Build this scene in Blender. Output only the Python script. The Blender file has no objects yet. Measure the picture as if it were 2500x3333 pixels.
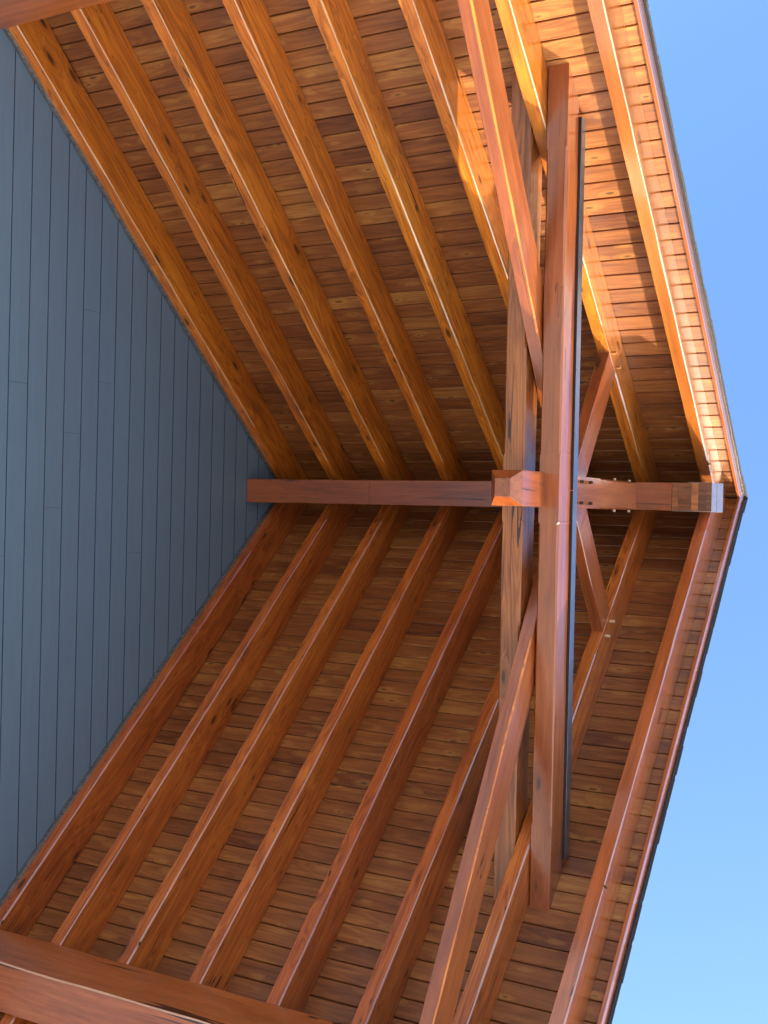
import bpy, bmesh, math, random
from mathutils import Vector, Matrix, noise as mnoise

S = bpy.context.scene
COL = S.collection

# ------------------------------------------------------------------ camera
CAM_POS = Vector((-0.17204, 6.33217, 1.6))
RIGHT = Vector((0.02259065, 0.87750313, 0.47903853))
DOWN = Vector((-0.99974261, 0.02083145, 0.00898711))
FWD = Vector((-0.00209285, -0.47911826, 0.87774786))
cam_d = bpy.data.cameras.new('camera')
cam = bpy.data.objects.new('camera', cam_d)
COL.objects.link(cam)
mw = Matrix.Identity(4)
for r in range(3):
    mw[r][0], mw[r][1], mw[r][2], mw[r][3] = RIGHT[r], -DOWN[r], -FWD[r], CAM_POS[r]
cam.matrix_world = mw
cam_d.sensor_width = 36.0
cam_d.lens = 36.0 * 3705.86 / 3333.0
cam_d.clip_start = 0.05
cam_d.clip_end = 2000.0
S.camera = cam

# ------------------------------------------------------------------ light
SUN = Vector((-0.907, 0.332, 0.257)).normalized()
EL = math.asin(SUN.z)
W = bpy.data.worlds.new('World')
S.world = W
W.use_nodes = True
nt = W.node_tree
bg = nt.nodes['Background']
sky = nt.nodes.new('ShaderNodeTexSky')
sky.sky_type = 'NISHITA'
sky.sun_disc = False
sky.sun_elevation = EL
sky.sun_rotation = math.atan2(SUN.x, SUN.y)
sky.altitude = 300.0
sky.air_density = 1.0
sky.dust_density = 2.0
sky.ozone_density = 4.0
nt.links.new(sky.outputs[0], bg.inputs[0])
bg.inputs[1].default_value = 0.15
sun_d = bpy.data.lights.new('sun', 'SUN')
sun_d.energy = 2.0
sun_d.angle = math.radians(0.5)
sun_d.color = (1.0, 0.87, 0.68)
sun = bpy.data.objects.new('sun', sun_d)
COL.objects.link(sun)
sun.rotation_euler = SUN.to_track_quat('Z', 'Y').to_euler()
sun.location = (-30, 14, 20)
S.view_settings.view_transform = 'Standard'
S.view_settings.look = 'None'
S.view_settings.gamma = 1.0
S.view_settings.use_curve_mapping = False
S.view_settings.exposure = 2.38
S.cycles.max_bounces = 10
S.cycles.diffuse_bounces = 2

# ------------------------------------------------------------------ measured numbers
M = 1.14685                      # roof slope (rise over run)
N = math.hypot(1, M)
ZR = 11.2523                     # rafters' underside produced to x = 0
HD = 0.46                        # plumb height from rafter underside to ceiling boards
DP = HD / N                      # the same, square to the slope
WALL_Y = -0.16
RAFTER_Y = [0.0, 0.61, 1.22, 1.83, 2.44, 3.05, 3.659, 4.2106]
RW = 0.095
XE = 4.25                        # eave


# ------------------------------------------------------------------ materials
class NB:
    def __init__(s, name):
        s.m = bpy.data.materials.new(name)
        s.m.use_nodes = True
        s.t = s.m.node_tree
        s.bsdf = s.t.nodes['Principled BSDF']

    def n(s, kind, **kw):
        nd = s.t.nodes.new('ShaderNode' + kind)
        for k, v in kw.items():
            setattr(nd, k, v)
        return nd

    def set(s, sock, v):
        if isinstance(v, bpy.types.NodeSocket):
            s.t.links.new(v, sock)
        else:
            sock.default_value = v

    def math(s, op, a, b=0.0, c=None, clamp=False):
        nd = s.n('Math', operation=op, use_clamp=clamp)
        s.set(nd.inputs[0], a)
        s.set(nd.inputs[1], b)
        if c is not None:
            s.set(nd.inputs[2], c)
        return nd.outputs[0]

    def vmath(s, op, a, b):
        nd = s.n('VectorMath', operation=op)
        s.set(nd.inputs[0], a)
        s.set(nd.inputs[1], b)
        return nd.outputs[0]

    def noise(s, vec, scale=1.0, detail=3.0, rough=0.5, dist=0.0):
        nd = s.n('TexNoise')
        s.set(nd.inputs['Vector'], vec)
        nd.inputs['Scale'].default_value = scale
        nd.inputs['Detail'].default_value = detail
        nd.inputs['Roughness'].default_value = rough
        nd.inputs['Distortion'].default_value = dist
        return nd.outputs['Fac']

    def sstep(s, v, a, b):
        nd = s.n('MapRange', interpolation_type='SMOOTHSTEP')
        s.set(nd.inputs[0], v)
        nd.inputs[1].default_value = a
        nd.inputs[2].default_value = b
        return nd.outputs[0]

    def ramp(s, fac, stops):
        nd = s.n('ValToRGB')
        s.set(nd.inputs[0], fac)
        el = nd.color_ramp.elements
        while len(el) < len(stops):
            el.new(0.5)
        for e, (p, c) in zip(el, stops):
            e.position = p
            e.color = (*c, 1)
        return nd.outputs[0]

    def mix(s, f, a, b, mode='MIX'):
        nd = s.n('Mix', data_type='RGBA', blend_type=mode)
        s.set(nd.inputs['Factor'], f)
        s.set(nd.inputs[6], a if isinstance(a, bpy.types.NodeSocket) else (*a, 1))
        s.set(nd.inputs[7], b if isinstance(b, bpy.types.NodeSocket) else (*b, 1))
        return nd.outputs[2]


def wood(name, dark, mid, light, rough=0.32, coat=0.75, coat_r=0.15, knot=0.5, cracks=0.0,
         tone_attr=False, flecks=0.0, grain=0.62, coat_ior=1.55, pale_halo=False, core_k=0.86, knot_scale=(2.2, 6.0), ring=0.35):
    """stained timber; grain runs along the object's own X axis"""
    b = NB(name)
    tc = b.n('TexCoord').outputs['Object']
    oi = b.n('ObjectInfo')
    off = b.n('CombineXYZ')
    b.set(off.inputs[0], b.math('MULTIPLY', oi.outputs['Random'], 41.0))
    b.set(off.inputs[1], b.math('MULTIPLY', oi.outputs['Random'], 17.3))
    b.set(off.inputs[2], b.math('MULTIPLY', oi.outputs['Random'], 9.7))
    P = b.vmath('ADD', tc, off.outputs[0])
    if tone_attr:
        at = b.n('Attribute', attribute_name='board')
        sh = b.n('CombineXYZ')
        b.set(sh.inputs[0], b.math('MULTIPLY', at.outputs['Fac'], 63.0))
        b.set(sh.inputs[1], b.math('MULTIPLY', at.outputs['Fac'], 29.0))
        P = b.vmath('ADD', P, sh.outputs[0])
    # knots: elongated cells, only some of them filled
    vo = b.n('TexVoronoi', feature='F1')
    b.set(vo.inputs['Vector'], b.vmath('MULTIPLY', P, (knot_scale[0], knot_scale[1], knot_scale[1])))
    vo.inputs['Scale'].default_value = 1.0
    sep = b.n('SeparateColor')
    b.set(sep.inputs[0], vo.outputs['Color'])
    has = b.math('LESS_THAN', sep.outputs[0], knot)
    size = b.math('MULTIPLY_ADD', sep.outputs[1], 0.12, 0.07)
    kd = b.math('DIVIDE', vo.outputs['Distance'], size)
    core = b.math('MULTIPLY', b.math('SUBTRACT', 1.0, b.sstep(kd, 0.45, 1.15)), has)
    halo = b.math('MULTIPLY', b.math('SUBTRACT', 1.0, b.sstep(kd, 0.6, 3.4)), has)
    # warp the grain round the knots
    wv = b.n('CombineXYZ')
    b.set(wv.inputs[1], b.math('MULTIPLY', halo, 0.055))
    b.set(wv.inputs[2], b.math('MULTIPLY', halo, 0.055))
    Q = b.vmath('ADD', P, wv.outputs[0])
    g0 = b.noise(b.vmath('MULTIPLY', Q, (0.45, 5.0, 5.0)), 1.0, 2.0, 0.5, 0.3)
    rings = b.math('SINE', b.math('MULTIPLY', g0, 105.0))
    rings = b.math('MULTIPLY_ADD', rings, 0.5, 0.5)
    g1 = b.noise(b.vmath('MULTIPLY', Q, (1.6, 26.0, 26.0)), 1.0, 5.0, 0.6, 0.5)
    fib = b.noise(b.vmath('MULTIPLY', Q, (7.0, 210.0, 210.0)), 1.0, 3.0, 0.65)
    blo = b.noise(b.vmath('MULTIPLY', P, (0.9, 3.2, 3.2)), 1.0, 4.0, 0.55)
    f = b.math('MULTIPLY', g1, grain)
    f = b.math('MULTIPLY_ADD', rings, 0.22 * ring, f)
    f = b.math('MULTIPLY_ADD', fib, 0.30, f)
    f = b.math('MULTIPLY_ADD', blo, 0.55, f)
    f = b.math('SUBTRACT', f, 0.32 + 0.08 * ring + (grain - 0.62) * 0.5)
    if tone_attr:
        at2 = b.n('Attribute', attribute_name='tone')
        f = b.math('ADD', f, b.math('MULTIPLY_ADD', at2.outputs['Fac'], 0.62, -0.31))
    col = b.ramp(f, [(0.10, dark), (0.50, mid), (0.86, light)])
    col = b.mix(b.math('MULTIPLY', halo, 0.42), col, light) if pale_halo else b.mix(b.math('MULTIPLY', halo, 0.38), col, tuple(c * 0.5 for c in mid))
    col = b.mix(b.math('MULTIPLY', core, core_k), col, (0.030, 0.012, 0.007))
    if flecks > 0:
        v2 = b.n('TexVoronoi', feature='F1')
        b.set(v2.inputs['Vector'], b.vmath('MULTIPLY', Q, (7.0, 24.0, 24.0)))
        v2.inputs['Scale'].default_value = 1.0
        s2 = b.n('SeparateColor')
        b.set(s2.inputs[0], v2.outputs['Color'])
        dens = b.math('MULTIPLY', b.sstep(blo, 0.40, 0.62), 0.55)
        fk = b.math('MULTIPLY', b.math('LESS_THAN', s2.outputs[0], dens), b.math('SUBTRACT', 1.0, b.sstep(v2.outputs['Distance'], 0.06, 0.22)))
        col = b.mix(b.math('MULTIPLY', fk, 0.75 * flecks), col, (0.075, 0.020, 0.008))
    if cracks > 0:
        c1 = b.noise(b.vmath('MULTIPLY', P, (0.14, 3.4, 3.4)), 1.0, 4.0, 0.5)
        cw = b.noise(b.vmath('MULTIPLY', P, (1.1, 1.7, 1.7)), 1.0, 1.0, 0.5)
        wid = b.math('MULTIPLY', b.sstep(cw, 0.50, 0.66), 0.0052 * cracks)
        cr = b.math('LESS_THAN', b.math('ABSOLUTE', b.math('SUBTRACT', c1, 0.5)), wid)
        col = b.mix(b.math('MULTIPLY', cr, 0.93), col, (0.012, 0.006, 0.004))
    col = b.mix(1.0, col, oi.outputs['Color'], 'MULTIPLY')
    b.set(b.bsdf.inputs['Base Color'], col)
    b.set(b.bsdf.inputs['Roughness'], b.math('MULTIPLY_ADD', fib, 0.16, rough - 0.08))
    b.bsdf.inputs['Coat Weight'].default_value = coat
    b.bsdf.inputs['Coat IOR'].default_value = coat_ior
    b.set(b.bsdf.inputs['Coat Roughness'], b.math('MULTIPLY_ADD', g1, 0.14, coat_r - 0.05))
    bp = b.n('Bump')
    bp.inputs['Strength'].default_value = 0.16
    bp.inputs['Distance'].default_value = 0.004
    hgt = b.math('SUBTRACT', b.math('MULTIPLY_ADD', g1, 0.6, b.math('MULTIPLY', fib, 0.5)), b.math('MULTIPLY', core, 0.5))
    b.set(bp.inputs['Height'], hgt)
    b.set(b.bsdf.inputs['Normal'], bp.outputs[0])
    b.set(b.bsdf.inputs['Coat Normal'], bp.outputs[0])
    return b.m


def plain(name, color, rough=0.5, metal=0.0, var=0.0, vscale=8.0, stretch=(1, 1, 1), bump=0.0, coat=0.0):
    b = NB(name)
    tc = b.n('TexCoord').outputs['Object']
    v = b.noise(b.vmath('MULTIPLY', tc, stretch), vscale, 5.0, 0.6)
    lo = tuple(c * (1 - var) for c in color)
    hi = tuple(min(1, c * (1 + var)) for c in color)
    b.set(b.bsdf.inputs['Base Color'], b.ramp(v, [(0.3, lo), (0.7, hi)]))
    b.bsdf.inputs['Metallic'].default_value = metal
    b.set(b.bsdf.inputs['Roughness'], b.math('MULTIPLY_ADD', v, 0.15, rough - 0.075))
    b.bsdf.inputs['Coat Weight'].default_value = coat
    if bump > 0:
        bp = b.n('Bump')
        bp.inputs['Strength'].default_value = bump
        bp.inputs['Distance'].default_value = 0.01
        b.set(bp.inputs['Height'], v)
        b.set(b.bsdf.inputs['Normal'], bp.outputs[0])
    return b.m


MT = {}
MT['rafter'] = wood('stained_rafter_wood', (0.200, 0.042, 0.010), (0.600, 0.172, 0.018), (0.800, 0.300, 0.032), knot=0.66, cracks=0.5, coat=0.38, coat_r=0.20, flecks=1.0, ring=0.9, grain=0.85, knot_scale=(2.6, 7.5))
MT['varnished'] = wood('varnished_verge_rafter_wood', (0.150, 0.032, 0.006), (0.440, 0.120, 0.014), (0.640, 0.230, 0.026), knot=0.5, cracks=0.3, coat=1.0, coat_ior=1.75, coat_r=0.10)
MT['timber'] = wood('stained_heavy_timber', (0.135, 0.030, 0.009), (0.320, 0.082, 0.017), (0.450, 0.140, 0.028), coat=0.85, coat_ior=1.7, grain=0.8, knot=0.30, cracks=1.0, knot_scale=(1.6, 5.0))
MT['eave'] = wood('cracked_eave_timber', (0.150, 0.036, 0.010), (0.340, 0.095, 0.024), (0.470, 0.155, 0.040), coat=0.7, grain=0.6, knot=0.35, cracks=2.2, knot_scale=(1.4, 4.5))
MT['weathered'] = wood('weathered_brown_timber', (0.125, 0.036, 0.009), (0.400, 0.135, 0.032), (0.560, 0.230, 0.065), grain=0.9, coat=0.5, coat_ior=1.6, knot=0.35, cracks=1.3, knot_scale=(1.4, 5.0), ring=1.0, rough=0.30)
MT['ceiling'] = wood('knotty_ceiling_board', (0.115, 0.034, 0.014), (0.290, 0.103, 0.030), (0.510, 0.255, 0.066), rough=0.42, coat=0.18, coat_ior=1.45, grain=0.75, pale_halo=True, knot=0.42, tone_attr=True,
                     knot_scale=(4.2, 13.0), core_k=0.74, ring=0.55)
MT['fascia'] = wood('stained_fascia_board', (0.200, 0.050, 0.014), (0.330, 0.090, 0.024), (0.420, 0.130, 0.035), knot=0.12, rough=0.22, coat=1.0, coat_r=0.09)
MT['arris'] = wood('painted_arris_highlight', (0.34, 0.16, 0.08), (0.54, 0.32, 0.19), (0.68, 0.46, 0.30), knot=0.0, rough=0.28)  # pale colour imitates the light caught along the chamfers
MT['endwood'] = wood('patched_end_wood', (0.100, 0.034, 0.014), (0.270, 0.100, 0.035), (0.520, 0.200, 0.055), knot=0.25, tone_attr=True, ring=0.8)
MT['vergeface'] = plain('lavender_brown_painted_sheen', (0.42, 0.235, 0.235), 0.22, metal=0.55, var=0.08, vscale=2, coat=0.6)  # lavender base colour imitates sky sheen on the verge board's front
MT['peg'] = plain('pale_oak_peg', (0.62, 0.47, 0.30), 0.6, var=0.2, vscale=30)
MT['pegdark'] = plain('stained_oak_peg', (0.40, 0.17, 0.06), 0.45, var=0.35, vscale=40)
MT['pegtip'] = plain('dark_peg_tip', (0.055, 0.022, 0.010), 0.6, var=0.3, vscale=40)
MT['metal'] = plain('blue_grey_flashing', (0.24, 0.26, 0.30), 0.30, 0.9, var=0.10, vscale=6, bump=0.06)
MT['capmetal'] = plain('lavender_grey_cap_metal', (0.40, 0.33, 0.34), 0.36, 0.75, var=0.12, vscale=9, stretch=(1, 6, 1), bump=0.1)
MT['drip'] = plain('black_drip_edge', (0.020, 0.020, 0.024), 0.35, 0.0, var=0.2)
MT['shingle'] = plain('grey_asphalt_shingle', (0.055, 0.053, 0.052), 0.9, var=0.3, vscale=60, bump=0.6)
MT['sheath'] = plain('dark_roof_sheathing', (0.030, 0.018, 0.012), 0.9, var=0.3)
MT['siding'] = plain('blue_grey_painted_siding', (0.132, 0.196, 0.275), 0.42, var=0.05, vscale=3.0, stretch=(0.6, 8, 8), bump=0.04)
MT['lapshade'] = plain('painted_lap_shade', (0.030, 0.045, 0.075), 0.7)  # navy colour stands in for the shadow under each siding lap
MT['flash'] = plain('crinkled_lead_flashing', (0.17, 0.155, 0.155), 0.5, 0.35, var=0.45, vscale=18, stretch=(2.2, 1.0, 1), bump=0.6)
MT['ground'] = plain('pale_paved_ground', (0.70, 0.56, 0.41), 0.58, var=0.10, vscale=0.8, bump=0.0)
MT['ground'].node_tree.nodes['Principled BSDF'].inputs['Specular IOR Level'].default_value = 0.6


# ------------------------------------------------------------------ helpers
MATS = {}


def link(name, bm, mats, parent=None, mat=None, smooth=False):
    me = bpy.data.meshes.new(name)
    bm.normal_update()
    bm.to_mesh(me)
    bm.free()
    for m in mats:
        me.materials.append(m)
    if smooth:
        for p in me.polygons:
            p.use_smooth = True
    o = bpy.data.objects.new(name, me)
    COL.objects.link(o)
    if parent is not None:
        o.parent = parent
    if mat is not None:
        o.matrix_basis = mat
        MATS[o.name] = mat
    return o


def tag(o, label=None, cat=None, group=None, kind=None):
    kind = kind or 'thing'
    for k, v in (('label', label), ('category', cat), ('group', group), ('kind', kind)):
        if v:
            o[k] = v
    return o


def empty(name, loc):
    e = bpy.data.objects.new(name, None)
    COL.objects.link(e)
    e.location = loc
    e.empty_display_size = 0.2
    return e


def quad(bm, vs, mi=0):
    f = bm.faces.new(vs)
    f.material_index = mi
    return f


def box_bm(bm, x0, x1, y0, y1, z0, z1, mi=0, bev=0.0):
    v = [bm.verts.new(p) for p in ((x0, y0, z0), (x1, y0, z0), (x1, y1, z0), (x0, y1, z0),
                                   (x0, y0, z1), (x1, y0, z1), (x1, y1, z1), (x0, y1, z1))]
    fs = [quad(bm, [v[i] for i in q], mi) for q in ((3, 2, 1, 0), (4, 5, 6, 7), (0, 1, 5, 4), (1, 2, 6, 5), (2, 3, 7, 6), (3, 0, 4, 7))]
    if bev > 0:
        es = set(e for f in fs for e in f.edges)
        bmesh.ops.bevel(bm, geom=list(es), offset=bev, segments=1, affect='EDGES', material=-1)
    return v


def beam_bm(L0, L1, w, z0, z1, cham=0.0, stops=(), k0=0.0, k1=0.0, seed=0, wane=0.0, edge=0.0025, wob=0.0012, both=True):
    """a squared timber along local X, width in Y, from z0 to z1; lower arrises chamfered between
    the stops; ends cut to x = L + k*z; slightly uneven like sawn wood"""
    rnd = random.Random(seed)
    xs = set([L0, L1])
    n = max(2, int((L1 - L0) / 0.22))
    for i in range(n + 1):
        xs.add(L0 + (L1 - L0) * i / n)
    for a, b in stops:
        for d in (a, a + 0.02, b - 0.02, b):
            if L0 < d < L1:
                xs.add(d)
    xs = sorted(xs)
    bm = bmesh.new()
    rings = []
    for i, x in enumerate(xs):
        c = edge
        for a, b in stops:
            if a + 0.019 <= x <= b - 0.019:
                c = cham * (0.85 + 0.55 * mnoise.noise(Vector((x * 2.3, seed * 5.1, 1.7)))) + rnd.uniform(-0.0008, 0.0008)
        t = edge
        if wane > 0:
            q = mnoise.noise(Vector((x * 1.7 + seed * 13.1, seed * 3.7, 0.3)))
            t = edge + max(0.0, q - 0.12) * wane
        j = [(rnd.uniform(-wob, wob), rnd.uniform(-wob, wob)) for _ in range(4)]
        if i in (0, len(xs) - 1):
            j = [(0, 0)] * 4
        h = w / 2
        ci = c if both else edge
        ring = []
        for (y, z), jj in (((-h, z0 + ci), 0), ((-h + ci, z0), 0), ((h - c, z0), 1), ((h, z0 + c), 1),
                           ((h, z1 - t), 2), ((h - t, z1), 2), ((-h + t, z1), 3), ((-h, z1 - t), 3)):
            yy, zz = y + j[jj][0], z + j[jj][1]
            # blend the end cuts in over the whole length
            if i == 0:
                xx = x + k0 * zz
            elif i == len(xs) - 1:
                xx = x + k1 * zz
            else:
                xx = x
                if k0 and x < L0 + k0 * zz + 0.02:
                    xx = L0 + k0 * zz + 0.02 + 0.001 * i
                if k1 and x > L1 + k1 * zz - 0.02:
                    xx = L1 + k1 * zz - 0.02 - 0.001 * (len(xs) - i)
            ring.append(bm.verts.new((xx, yy, zz)))
        rings.append((ring, c))
    for (r0, c0), (r1, c1) in zip(rings[:-1], rings[1:]):
        for k in range(8):
            a, b = k, (k + 1) % 8
            mi = 1 if (k == 2 and max(c0, c1) > edge + 0.0012) else 0
            quad(bm, (r0[a], r0[b], r1[b], r1[a]), mi)
    quad(bm, list(reversed(rings[0][0])))
    quad(bm, rings[-1][0])
    bmesh.ops.recalc_face_normals(bm, faces=bm.faces[:])
    return bm


def frame(origin, xdir, ydir):
    x = Vector(xdir).normalized()
    y = Vector(ydir).normalized()
    z = x.cross(y)
    m = Matrix.Identity(4)
    for r in range(3):
        m[r][0], m[r][1], m[r][2], m[r][3] = x[r], y[r], z[r], origin[r]
    return m


def slope_frame(side, y=0.0):
    """local X runs down the slope, local Z square to it; origin on the rafters' underside at the apex"""
    return frame((0, y, ZR), (side, 0, -M), (0, side, 0))


def tint(o, r, g=None, b=None):
    o.color = (r, g if g is not None else r, b if b is not None else r, 1)


def peg_bm(r, l0, l1, square=False):
    bm = bmesh.new()
    n = 4 if square else 12
    a = [bm.verts.new((l0, r * math.cos(t), r * math.sin(t))) for t in [2 * math.pi * (i + (0.5 if square else 0)) / n for i in range(n)]]
    b = [bm.verts.new((l1, v.co.y * 0.96, v.co.z * 0.96)) for v in a]
    for i in range(n):
        quad(bm, (a[i], a[(i + 1) % n], b[(i + 1) % n], b[i]))
    quad(bm, list(reversed(a)))
    quad(bm, b)
    bmesh.ops.recalc_face_normals(bm, faces=bm.faces[:])
    return bm


def add_peg(name, parent, pos, direction, length, r, mat, square=False):
    d = Vector(direction)
    y = Vector((0, 0, 1)).cross(d) if abs(d.z) < 0.9 else Vector((0, 1, 0))
    mloc = MATS[parent.name].inverted() @ frame(pos, d, y)
    o = link(name, peg_bm(r, -0.03, length * (0.52 if square else 1.0), square), [mat], parent, mloc)
    if square:
        tip = peg_bm(r * 1.02, length * 0.5, length, True)
        bm2 = bmesh.new()
        bm2.from_mesh(o.data)
        me = bpy.data.meshes.new('tip')
        for f in tip.faces:
            f.material_index = 1
        tip.to_mesh(me)
        tip.free()
        bm2.from_mesh(me)
        bm2.to_mesh(o.data)
        bm2.free()
        bpy.data.meshes.remove(me)
        o.data.materials.append(MT['pegtip'])
    return o


# ------------------------------------------------------------------ ground
bm = bmesh.new()
bmesh.ops.create_grid(bm, x_segments=8, y_segments=8, size=400)
ground = link('ground', bm, [MT['ground']])
tag(ground, kind='structure')

# ------------------------------------------------------------------ house wall: lap siding
COURSE = 0.1902
Z_REF = 7.656                    # underside of one course
JOINTS = {0: [0.718, 4.6], 3: [0.379, 4.4], 2: [-0.215, -4.7], 5: [0.815, -4.1], 7: [-0.587, 4.3], 4: [1.376, -4.3],
          -1: [-0.578, 4.6]}
bm = bmesh.new()
k_lo = -int(Z_REF / COURSE)
k_hi = int((11.75 - Z_REF) / COURSE)
rj = random.Random(4)
for k in range(k_lo, k_hi + 1):
    z0 = Z_REF + k * COURSE
    z1 = z0 + COURSE - 0.005
    half = min(7.5, (ZR + HD + 0.02 - z0) / M + 0.05)
    if half < 0.06:
        continue
    cuts = [-half] + sorted(j for j in JOINTS.get(k, [rj.uniform(-7, -4), rj.uniform(4, 7)]) if abs(j) < half - 0.1) + [half]
    for a, b in zip(cuts[:-1], cuts[1:]):
        a2 = a + (0.0010 if a > -half else 0)
        b2 = b - (0.0010 if b < half else 0)
        v = [bm.verts.new(p) for p in ((a2, WALL_Y, z0), (b2, WALL_Y, z0), (b2, WALL_Y - 0.004, z1), (a2, WALL_Y - 0.004, z1),
                                       (a2, WALL_Y - 0.011, z0), (b2, WALL_Y - 0.011, z0))]
        quad(bm, (v[0], v[3], v[2], v[1]))
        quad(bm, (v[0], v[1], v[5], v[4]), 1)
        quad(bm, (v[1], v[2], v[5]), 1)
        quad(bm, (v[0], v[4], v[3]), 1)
# wall body behind the siding, gabled
pts = [(-7.4, 0), (7.4, 0), (7.4, 3.0), (0.0, 11.7), (-7.4, 3.0)]
fr = [bm.verts.new((x, WALL_Y - 0.0125, z)) for x, z in pts]
bk = [bm.verts.new((x, WALL_Y - 0.25, z)) for x, z in pts]
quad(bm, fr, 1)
quad(bm, list(reversed(bk)))
for i in range(5):
    j = (i + 1) % 5
    quad(bm, (fr[i], bk[i], bk[j], fr[j]))
bmesh.ops.recalc_face_normals(bm, faces=bm.faces[:])
wall = link('house_wall', bm, [MT['siding'], MT['lapshade']])
tag(wall, 'tall gable wall of blue grey horizontal lap siding behind the timber roof', 'wall')
# crinkled flashing between the siding and the first rafters, one length up each slope
for side in (1, -1):
    bm = bmesh.new()
    n = 150
    L = 6.3
    rr = random.Random(7 + side)
    rows = []
    for i in range(n + 1):
        s = 0.02 + L * i / n
        zz = 0.012 + rr.uniform(-0.003, 0.003)
        ring = []
        for y, dz in ((-0.170, 0.010), (-0.150, 0.0), (-0.124, -0.004), (-0.1005, 0.002)):
            yy = (y + rr.uniform(-0.0015, 0.0015)) if y > -0.16 else y
            ring.append(bm.verts.new((s, yy * side, zz + dz + rr.uniform(-0.0015, 0.0015))))
        rows.append(ring)
    for a, b in zip(rows[:-1], rows[1:]):
        for q in range(3):
            quad(bm, (a[q], a[q + 1], b[q + 1], b[q]))
    top = [[bm.verts.new((r[j].co.x, r[j].co.y, 0.06)) for j in (0, 3)] for r in rows]
    for i in range(n):
        quad(bm, (rows[i][0], rows[i + 1][0], top[i + 1][0], top[i][0]))
        quad(bm, (rows[i][3], rows[i + 1][3], top[i + 1][1], top[i][1]))
        quad(bm, (top[i][0], top[i + 1][0], top[i + 1][1], top[i][1]))
    bmesh.ops.recalc_face_normals(bm, faces=bm.faces[:])
    link('flashing', bm, [MT['flash']], wall, slope_frame(side))

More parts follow.
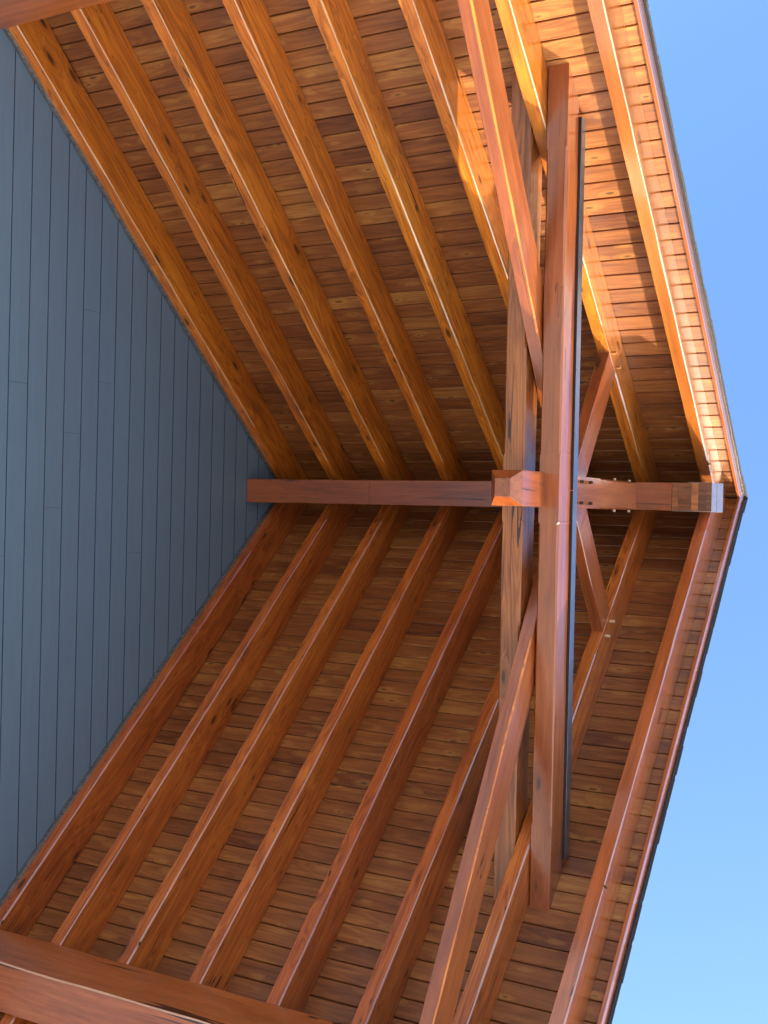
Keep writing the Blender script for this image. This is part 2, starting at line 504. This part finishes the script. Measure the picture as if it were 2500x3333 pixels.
# ------------------------------------------------------------------ gable roof
roof = empty('gable_roof', (0, 2.1, ZR))
tag(roof, 'gabled porch roof with knotty plank ceiling, wooden verge boards and grey shingles', 'roof')
IR = Matrix.Translation((0, -2.1, -ZR))
BW = 0.1333
for side in (1, -1):
    phase = 0.111 if side > 0 else 0.060
    bm = bmesh.new()
    tone = bm.loops.layers.float.new('tone')
    brd = bm.loops.layers.float.new('board')
    rr = random.Random(21 if side > 0 else 35)
    rows = int((XE * N) / BW) + 3
    rc = [y - RW / 2 for y in RAFTER_Y]
    for r in range(-4, rows):
        s0 = phase + r * BW
        s1 = s0 + BW
        s0 = max(s0, -(DP) * M + 0.001)
        if s1 - s0 < 0.02:
            continue
        s1 = min(s1, XE * N)
        if s1 - s0 < 0.02:
            continue
        # boards butt over the rafters
        ends = [-0.14]
        i = rr.randint(0, 3)
        while i < 7:
            ends.append(rc[i])
            i += rr.choice((1, 2, 2, 3, 3, 4))
        ends.append(4.303)
        for a, b in zip(ends[:-1], ends[1:]):
            tv = min(1.0, max(0.0, rr.gauss(0.48, 0.11) + (0.13 if rr.random() < 0.10 else 0.0) - (0.18 if rr.random() < 0.10 else 0.0)))
            bv = rr.random()
            g = 0.0036
            ch = 0.0045
            dz = rr.uniform(-0.0007, 0.0007)
            ya, yb = a + 0.0006, b - 0.0006
            prof = ((s0 + g, DP + ch + 0.001), (s0 + g + ch, DP + 0.001 + dz), (s1 - g - ch, DP + 0.001 + dz), (s1 - g, DP + ch + 0.001), (s1 - g, DP + 0.019), (s0 + g, DP + 0.019))
            va = [bm.verts.new((s, ya * side, z)) for s, z in prof]
            vb = [bm.verts.new((s, yb * side, z)) for s, z in prof]
            fs = []
            for q in range(6):
                fs.append(quad(bm, (va[q], va[(q + 1) % 6], vb[(q + 1) % 6], vb[q])))
            fs.append(quad(bm, list(reversed(va))))
            fs.append(quad(bm, vb))
            for f in fs:
                for lp in f.loops:
                    lp[tone] = tv
                    lp[brd] = bv
    bmesh.ops.recalc_face_normals(bm, faces=bm.faces[:])
    # grain runs along the roof's length: this mesh's X is made the board direction
    rot = Matrix.Rotation(math.radians(90), 4, 'Z')
    bm.transform(rot.inverted())
    link('plank_ceiling', bm, [MT['ceiling']], roof, IR @ slope_frame(side) @ rot)
    # sheathing
    bm = bmesh.new()
    y0, y1 = sorted((-0.14 * side, 4.2975 * side))
    box_bm(bm, -DP * M + 0.002, XE * N - 0.01, y0, y1, DP + 0.0205, DP + 0.055)
    link('sheathing', bm, [MT['sheath']], roof, IR @ slope_frame(side))
    # verge board
    z0, z1 = (HD - 0.065) / N, (HD + 0.098) / N
    bm = beam_bm(0.0015, XE * N + 0.02, 0.027, z0, z1, 0.0, (), k0=-M, k1=0, seed=91 + side, edge=0.003, wob=0.0006)
    for fc in bm.faces:
        if fc.normal.y * side > 0.8:
            fc.material_index = 1
    f = link('verge_board', bm, [MT['fascia'], MT['vergeface']], roof, IR @ slope_frame(side, 4.3155))
    # drip edge
    bm = bmesh.new()
    a, b = sorted((4.20 * side, 4.343 * side))
    box_bm(bm, -DP * M - 0.02, XE * N + 0.03, a, b, z1 + 0.001, z1 + 0.004)
    a, b = sorted((4.3395 * side, 4.3425 * side))
    box_bm(bm, -DP * M - 0.02, XE * N + 0.03, a, b, z1 - 0.014, z1 + 0.0005)
    link('drip_edge', bm, [MT['drip']], roof, IR @ slope_frame(side))
    # shingles: overlapping courses with a slightly ragged verge
    bm = bmesh.new()
    rs = random.Random(55 + side)
    zb = z1 + 0.0055
    s = -DP * M - 0.05
    while s < XE * N + 0.04:
        e = 4.350 + rs.choice((0.0, 0.0, 0.002, 0.003, 0.006)) + rs.uniform(-0.0015, 0.0015)
        step = 0.143
        pr = [(s, zb + 0.001), (s + step + 0.11, zb + 0.005), (s + step + 0.11, zb + 0.009), (s, zb + 0.004)]
        va = [bm.verts.new((p, -0.14 * side, q)) for p, q in pr]
        vb = [bm.verts.new((p, (e + rs.uniform(-0.001, 0.001)) * side, q)) for p, q in pr]
        for q in range(4):
            quad(bm, (va[q], va[(q + 1) % 4], vb[(q + 1) % 4], vb[q]))
        quad(bm, list(reversed(va)))
        quad(bm, vb)
        s += step
    bmesh.ops.recalc_face_normals(bm, faces=bm.faces[:])
    link('shingles', bm, [MT['shingle']], roof, IR @ slope_frame(side))
# ridge cap
bm = bmesh.new()
zt = ZR + HD + 0.098 + 0.045
for k in range(22):
    ya = -0.13 + k * 0.204
    yb = min(ya + 0.24, 4.352)
    dz = 0.004 + 0.003 * (k % 2)
    for side in (1, -1):
        v = [bm.verts.new(p) for p in ((0, ya, zt + dz), (0, yb, zt + dz), (side * 0.13, yb, zt + dz - 0.13 * M), (side * 0.13, ya, zt + dz - 0.13 * M))]
        u = [bm.verts.new(p.co + Vector((0, 0, 0.006))) for p in v]
        quad(bm, v)
        quad(bm, list(reversed(u)))
        for i in range(4):
            quad(bm, (v[i], u[i], u[(i + 1) % 4], v[(i + 1) % 4]))
bmesh.ops.recalc_face_normals(bm, faces=bm.faces[:])
link('ridge_cap', bm, [MT['shingle']], roof, IR)

# ------------------------------------------------------------------ rafters
ORD = ['first', 'second', 'third', 'fourth', 'fifth', 'sixth', 'seventh', 'outermost']
RT = {1: [(1.02, 1.0, .9), (1.0, .97, .9), (1.05, 1.05, .9), (1.08, 1.08, .95), (1.10, 1.18, 1.0), (.95, .96, .9), (.80, .86, .8), (.74, .78, .7)],  # stain variation, plus upper slope's sun glare and lower slope's shade painted in
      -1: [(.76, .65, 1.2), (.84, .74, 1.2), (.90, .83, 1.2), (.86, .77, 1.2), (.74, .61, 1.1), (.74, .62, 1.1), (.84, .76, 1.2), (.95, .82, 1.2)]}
rafters = {}
for side in (1, -1):
    for i, y in enumerate(RAFTER_Y):
        stops = [(0.42, 6.2)]
        if i == 6:
            stops = [(0.32, 1.42), (1.88, 6.2)] if side > 0 else [(0.5, 1.36), (1.84, 6.2)]
        if i == 0:
            stops = [(0.9, 6.2)]
        bm = beam_bm(0.002, XE * N - 0.03, RW, 0.0, DP - 0.0005, 0.0085, stops, k0=-M, seed=100 + i * 3 + (50 if side < 0 else 0),
                     wane=0.05 if i in (0, 1, 2) else 0.012, both=False)
        if side < 0:
            # the open side is always the outer one: mirror the section for this slope
            for v in bm.verts:
                v.co.y = -v.co.y
            bmesh.ops.reverse_faces(bm, faces=bm.faces[:])
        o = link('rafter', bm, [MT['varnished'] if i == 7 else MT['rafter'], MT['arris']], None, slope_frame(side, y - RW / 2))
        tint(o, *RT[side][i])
        rafters[(side, i)] = o
        where = 'of the bright upper slope' if side > 0 else 'of the shaded lower slope'
        if i == 7:
            lb = 'outermost sloping rafter ' + where + ', beside the verge board and sky'
        elif i == 6:
            lb = 'sloping rafter ' + where + ' passing between the paired cross beams'
        elif i == 0:
            lb = 'sloping rafter ' + where + ' lying right against the grey siding'
        else:
            lb = ORD[i] + ' sloping rafter out from the grey siding, ' + where[3:] + ''
        tag(o, lb, 'rafter', 'sloping roof rafters')
for side, ps in ((1, ((1.068, 10.077), (0.971, 10.193))), (-1, ((-0.999, 10.186), (-1.102, 10.078)))):
    for x, z in ps:
        add_peg('peg', rafters[(side, 6)], (x, 3.659, z + 0.012), (0, 1, 0), 0.035, 0.0125, MT['pegdark'] if side > 0 else MT['peg'], False)

for side, i, pos in ((-1, 0, (-3.225, 0.004, 7.553)), (-1, 2, (-3.159, 1.224, 7.629)), (-1, 7, (-2.462, 4.2146, 8.428)), (1, 7, (0.257, 4.2146, 10.957))):
    add_peg('hook', rafters[(side, i)], pos, (0, 0.6, -0.8), 0.030, 0.006, MT['pegtip'])

# ------------------------------------------------------------------ ridge beam
RX, RWID = -0.016, 0.224
Z_RB, Z_RT = 10.693, 11.08
ridge = link('ridge_beam', beam_bm(-0.157, 1.208, RWID, Z_RB, Z_RT, 0, (), seed=3, edge=0.004, wob=0.001), [MT['timber'], MT['timber']], None,
             frame((RX, 0, 0), (0, 1, 0), (-1, 0, 0)))
tag(ridge, 'long horizontal ridge beam running from the grey wall out to the gable tip', 'beam')
tint(ridge, 0.92, 0.9, 0.95)
o = link('outer_length', beam_bm(1.211, 3.986, RWID, Z_RB, Z_RT, 0, (), seed=4, edge=0.004, wob=0.001), [MT['timber'], MT['timber']], ridge)
tint(o, 0.92, 0.88, 0.92)
# its patched outer end, under a metal cap
bm = bmesh.new()
tone = bm.loops.layers.float.new('tone')
brd = bm.loops.layers.float.new('board')
for a, b, tv in ((3.9885, 4.036, 0.52), (4.0365, 4.142, 0.34), (4.1425, 4.196, 0.78), (4.1965, 4.262, 0.12), (4.2625, 4.298, 0.26)):
    vs = box_bm(bm, a, b, -RWID / 2 + 0.0015, RWID / 2 - 0.0015, Z_RB + 0.002 * (tv < 0.3), Z_RT - 0.01)
    for f in set(f for v in vs for f in v.link_faces):
        for lp in f.loops:
            lp[tone] = tv
            lp[brd] = tv * 0.7
eb = link('end_block', bm, [MT['endwood']], ridge)
bm = bmesh.new()
h = RWID / 2
box_bm(bm, 4.2995, 4.303, -h - 0.004, h + 0.004, Z_RB - 0.003, Z_RT, bev=0.001)
box_bm(bm, 4.3035, 4.306, -h - 0.006, h + 0.006, Z_RB + 0.17, Z_RT, bev=0.001)
box_bm(bm, 3.990, 4.299, h + 0.0005, h + 0.0035, Z_RB - 0.004, Z_RT)
box_bm(bm, 4.12, 4.299, -h - 0.0035, -h - 0.0005, Z_RB - 0.002, Z_RT)
link('metal_cap', bm, [MT['capmetal']], ridge)

# ------------------------------------------------------------------ eave beams (wall plates)
for side in (1, -1):
    w = 0.335
    bm = beam_bm(-0.159, 3.95, w, 7.085, 7.512, 0.011, [(-0.15, 3.9)], seed=12 + side, edge=0.006, wob=0.004, both=True)
    if side < 0:
        for v in bm.verts:
            v.co.y = -v.co.y
        bmesh.ops.reverse_faces(bm, faces=bm.faces[:])
    o = link('eave_beam', bm, [MT['eave'], MT['arris']], None, frame((side * (3.26 + w / 2), 0, 0), (0, 1, 0), (-1, 0, 0)))
    tint(o, 1.4, 1.4, 1.5)
    tag(o, 'heavy cracked eave beam carrying the rafter feet of the %s slope' % ('bright upper' if side > 0 else 'shaded lower'), 'beam',
        'eave beams under the rafter feet')

# ------------------------------------------------------------------ paired cross beams (collars)
ZC0, ZC1 = 8.58, 8.795


def collar_ends(z):
    return (ZR + HD - z) / M + 0.015


def collar(yc, w, mat, seed, stops):
    L = collar_ends(ZC0)
    bm = beam_bm(-L, L, w, ZC0, ZC1, 0.012, stops, seed=seed, wob=0.0015)
    for v in bm.verts:
        # cut both ends to the roof slope
        lim = collar_ends(v.co.z)
        if abs(v.co.x) > lim:
            v.co.x = math.copysign(lim, v.co.x)
    # local X along world -X so that the chamfered +Y arris is the outer one
    return link('cross_beam', bm, [mat, mat], None, frame((0, yc, 0), (1, 0, 0), (0, 1, 0)))


front = collar(3.735, 0.140, MT['timber'], 5, [(-2.2, -0.22), (0.20, 2.2)])
tag(front, 'outer cross beam of the pair, topped with a dark metal strip', 'beam', 'paired cross beams of the truss')
rear = collar(3.483, 0.144, MT['weathered'], 6, [(-2.2, -0.22), (0.20, 2.2)])
tag(rear, 'inner weathered brown cross beam of the pair, partly hidden behind the hanging post', 'beam', 'paired cross beams of the truss')
tint(rear, 0.95, 0.92, 0.9)
for xa, xb in ((-2.455, -0.0195), (-0.0165, 2.452)):
    bm = bmesh.new()
    box_bm(bm, xa, xb, 3.650 - 3.735, 3.822 - 3.735, ZC1 + 0.003, ZC1 + 0.006, mi=1)
    box_bm(bm, xa, xb, 3.8190 - 3.735, 3.8220 - 3.735, ZC1 - 0.001, ZC1 + 0.0025, mi=1)
    box_bm(bm, xa, xb, 3.8225 - 3.735, 3.8255 - 3.735, ZC1 - 0.001, ZC1 + 0.078, bev=0.0008)
    link('metal_strip', bm, [MT['metal'], MT['drip']], front)

# ------------------------------------------------------------------ king post
KX, KW, KY0, KY1 = -0.018, 0.224, 3.486, 3.700
bm = bmesh.new()
hx, hy = KW / 2, (KY1 - KY0) / 2
prof = [(8.140, 0.058, 0.0), (8.142, 0.054, 0.0), (8.214, 0.002, 0.0), (8.22, 0.0, 0.002), (9.74, 0.0, 0.002), (9.76, 0.0, 0.011), (10.63, 0.0, 0.011), (10.65, 0.0, 0.002), (Z_RB - 0.001, 0.0, 0.002)]
rings = []
for z, ins, c in prof:
    a, b = hx - ins, hy - ins
    c = max(c, 0.0012)
    rings.append([bm.verts.new((z, y, x)) for x, y in ((-a, -b + c), (-a + c, -b), (a - c, -b), (a, -b + c), (a, b - c), (a - c, b), (-a + c, b), (-a, b - c))])
for r0, r1 in zip(rings[:-1], rings[1:]):
    for k in range(8):
        quad(bm, (r0[k], r0[(k + 1) % 8], r1[(k + 1) % 8], r1[k]))
quad(bm, rings[0])
quad(bm, list(reversed(rings[-1])))
bmesh.ops.recalc_face_normals(bm, faces=bm.faces[:])
# local X is the grain: up the post;  local Y = world Y, local Z = world X (mirrored by cross product)
king = link('king_post', bm, [MT['timber']], None, frame((KX, (KY0 + KY1) / 2, 0), (0, 0, 1), (0, 1, 0)))
tag(king, 'short upright king post whose free lower end hangs between the two cross beams', 'post')
tint(king, 1.08, 1.02, 1.0)
bm = bmesh.new()
rk = random.Random(8)
prev = None
for i in range(15):
    t = i / 14
    z = 8.205 + t * 0.30
    wdt = 0.0008 + 0.0030 * math.sin(math.pi * min(1, 0.15 + t)) * rk.uniform(0.7, 1.2)
    xm = KX - 0.004 - 0.014 * t + rk.uniform(-0.0015, 0.0015)
    row = [bm.verts.new((xm - wdt, KY1 + 0.0006, z)), bm.verts.new((xm, KY1 - 0.006, z)), bm.verts.new((xm + wdt, KY1 + 0.0006, z))]
    low = [bm.verts.new((xm - wdt, KY1 - 0.01, z)), bm.verts.new((xm + wdt, KY1 - 0.01, z))]
    if prev:
        quad(bm, (prev[0][0], prev[0][2], row[2], row[0]))
    prev = (row, low)
for v in [v for v in bm.verts if not v.link_faces]:
    bm.verts.remove(v)
bm.transform(MATS[king.name].inverted())
link('shrinkage_crack', bm, [MT['pegtip']], king)
for x in (0.054, -0.094):
    for z in (9.222, 9.412):
        add_peg('peg', king, (x, KY1, z), (0, 1, 0), 0.053, 0.0155, MT['pegdark'], True)
for sx in (1, -1):
    for z in (10.24, 10.635):
        add_peg('peg', king, (KX + sx * KW / 2, 3.655, z), (sx, 0, 0), 0.019, 0.0115, MT['peg'])

# ------------------------------------------------------------------ scissor chords and struts
for side in (1, -1):
    a = 0.672
    n = math.hypot(1, a)
    w = 0.086
    bm = beam_bm(0.02, 4.55, w, 0.0, 0.246, 0.011, [(1.18, 4.4)], seed=61 + side, both=False)
    if side < 0:
        for v in bm.verts:
            v.co.y = -v.co.y
        bmesh.ops.reverse_faces(bm, faces=bm.faces[:])
    o = link('scissor_chord', bm, [MT['timber'], MT['rafter']], None, frame((0, 3.657 - w / 2, 9.19), (side, 0, -a), (0, side, 0)))
    tint(o, 1.15, 1.12, 1.05) if side > 0 else tint(o, 1.1, 1.05, 1.05)
    tag(o, 'slanting truss chord rising between the cross beams under the %s slope' % ('bright upper' if side > 0 else 'shaded lower'), 'beam',
        'slanting chords of the truss')
    a = 0.78
    n = math.hypot(1, a)
    w = 0.088
    bm = beam_bm(0.08, 1.36, w, 0.0, 0.222, 0.011, [(0.36, 1.22)], seed=71 + side, both=False)
    if side > 0:
        for v in bm.verts:
            v.co.y = -v.co.y
        bmesh.ops.reverse_faces(bm, faces=bm.faces[:])
    # X up the strut: X x Y = Z must point up, so Y is turned the other way
    o = link('strut', bm, [MT['timber'], MT['arris']], None, frame((0, 3.6545 - w / 2, 9.20), (side, 0, a), (0, side, 0)))
    if (o.matrix_world.to_3x3() @ Vector((0, 0, 1))).z < 0:
        pass
    tint(o, 1.0, 0.9, 0.92)
    tag(o, 'short strut from the king post up to the rafter of the %s slope' % ('bright upper' if side > 0 else 'shaded lower'), 'strut',
        'short struts above the cross beams')
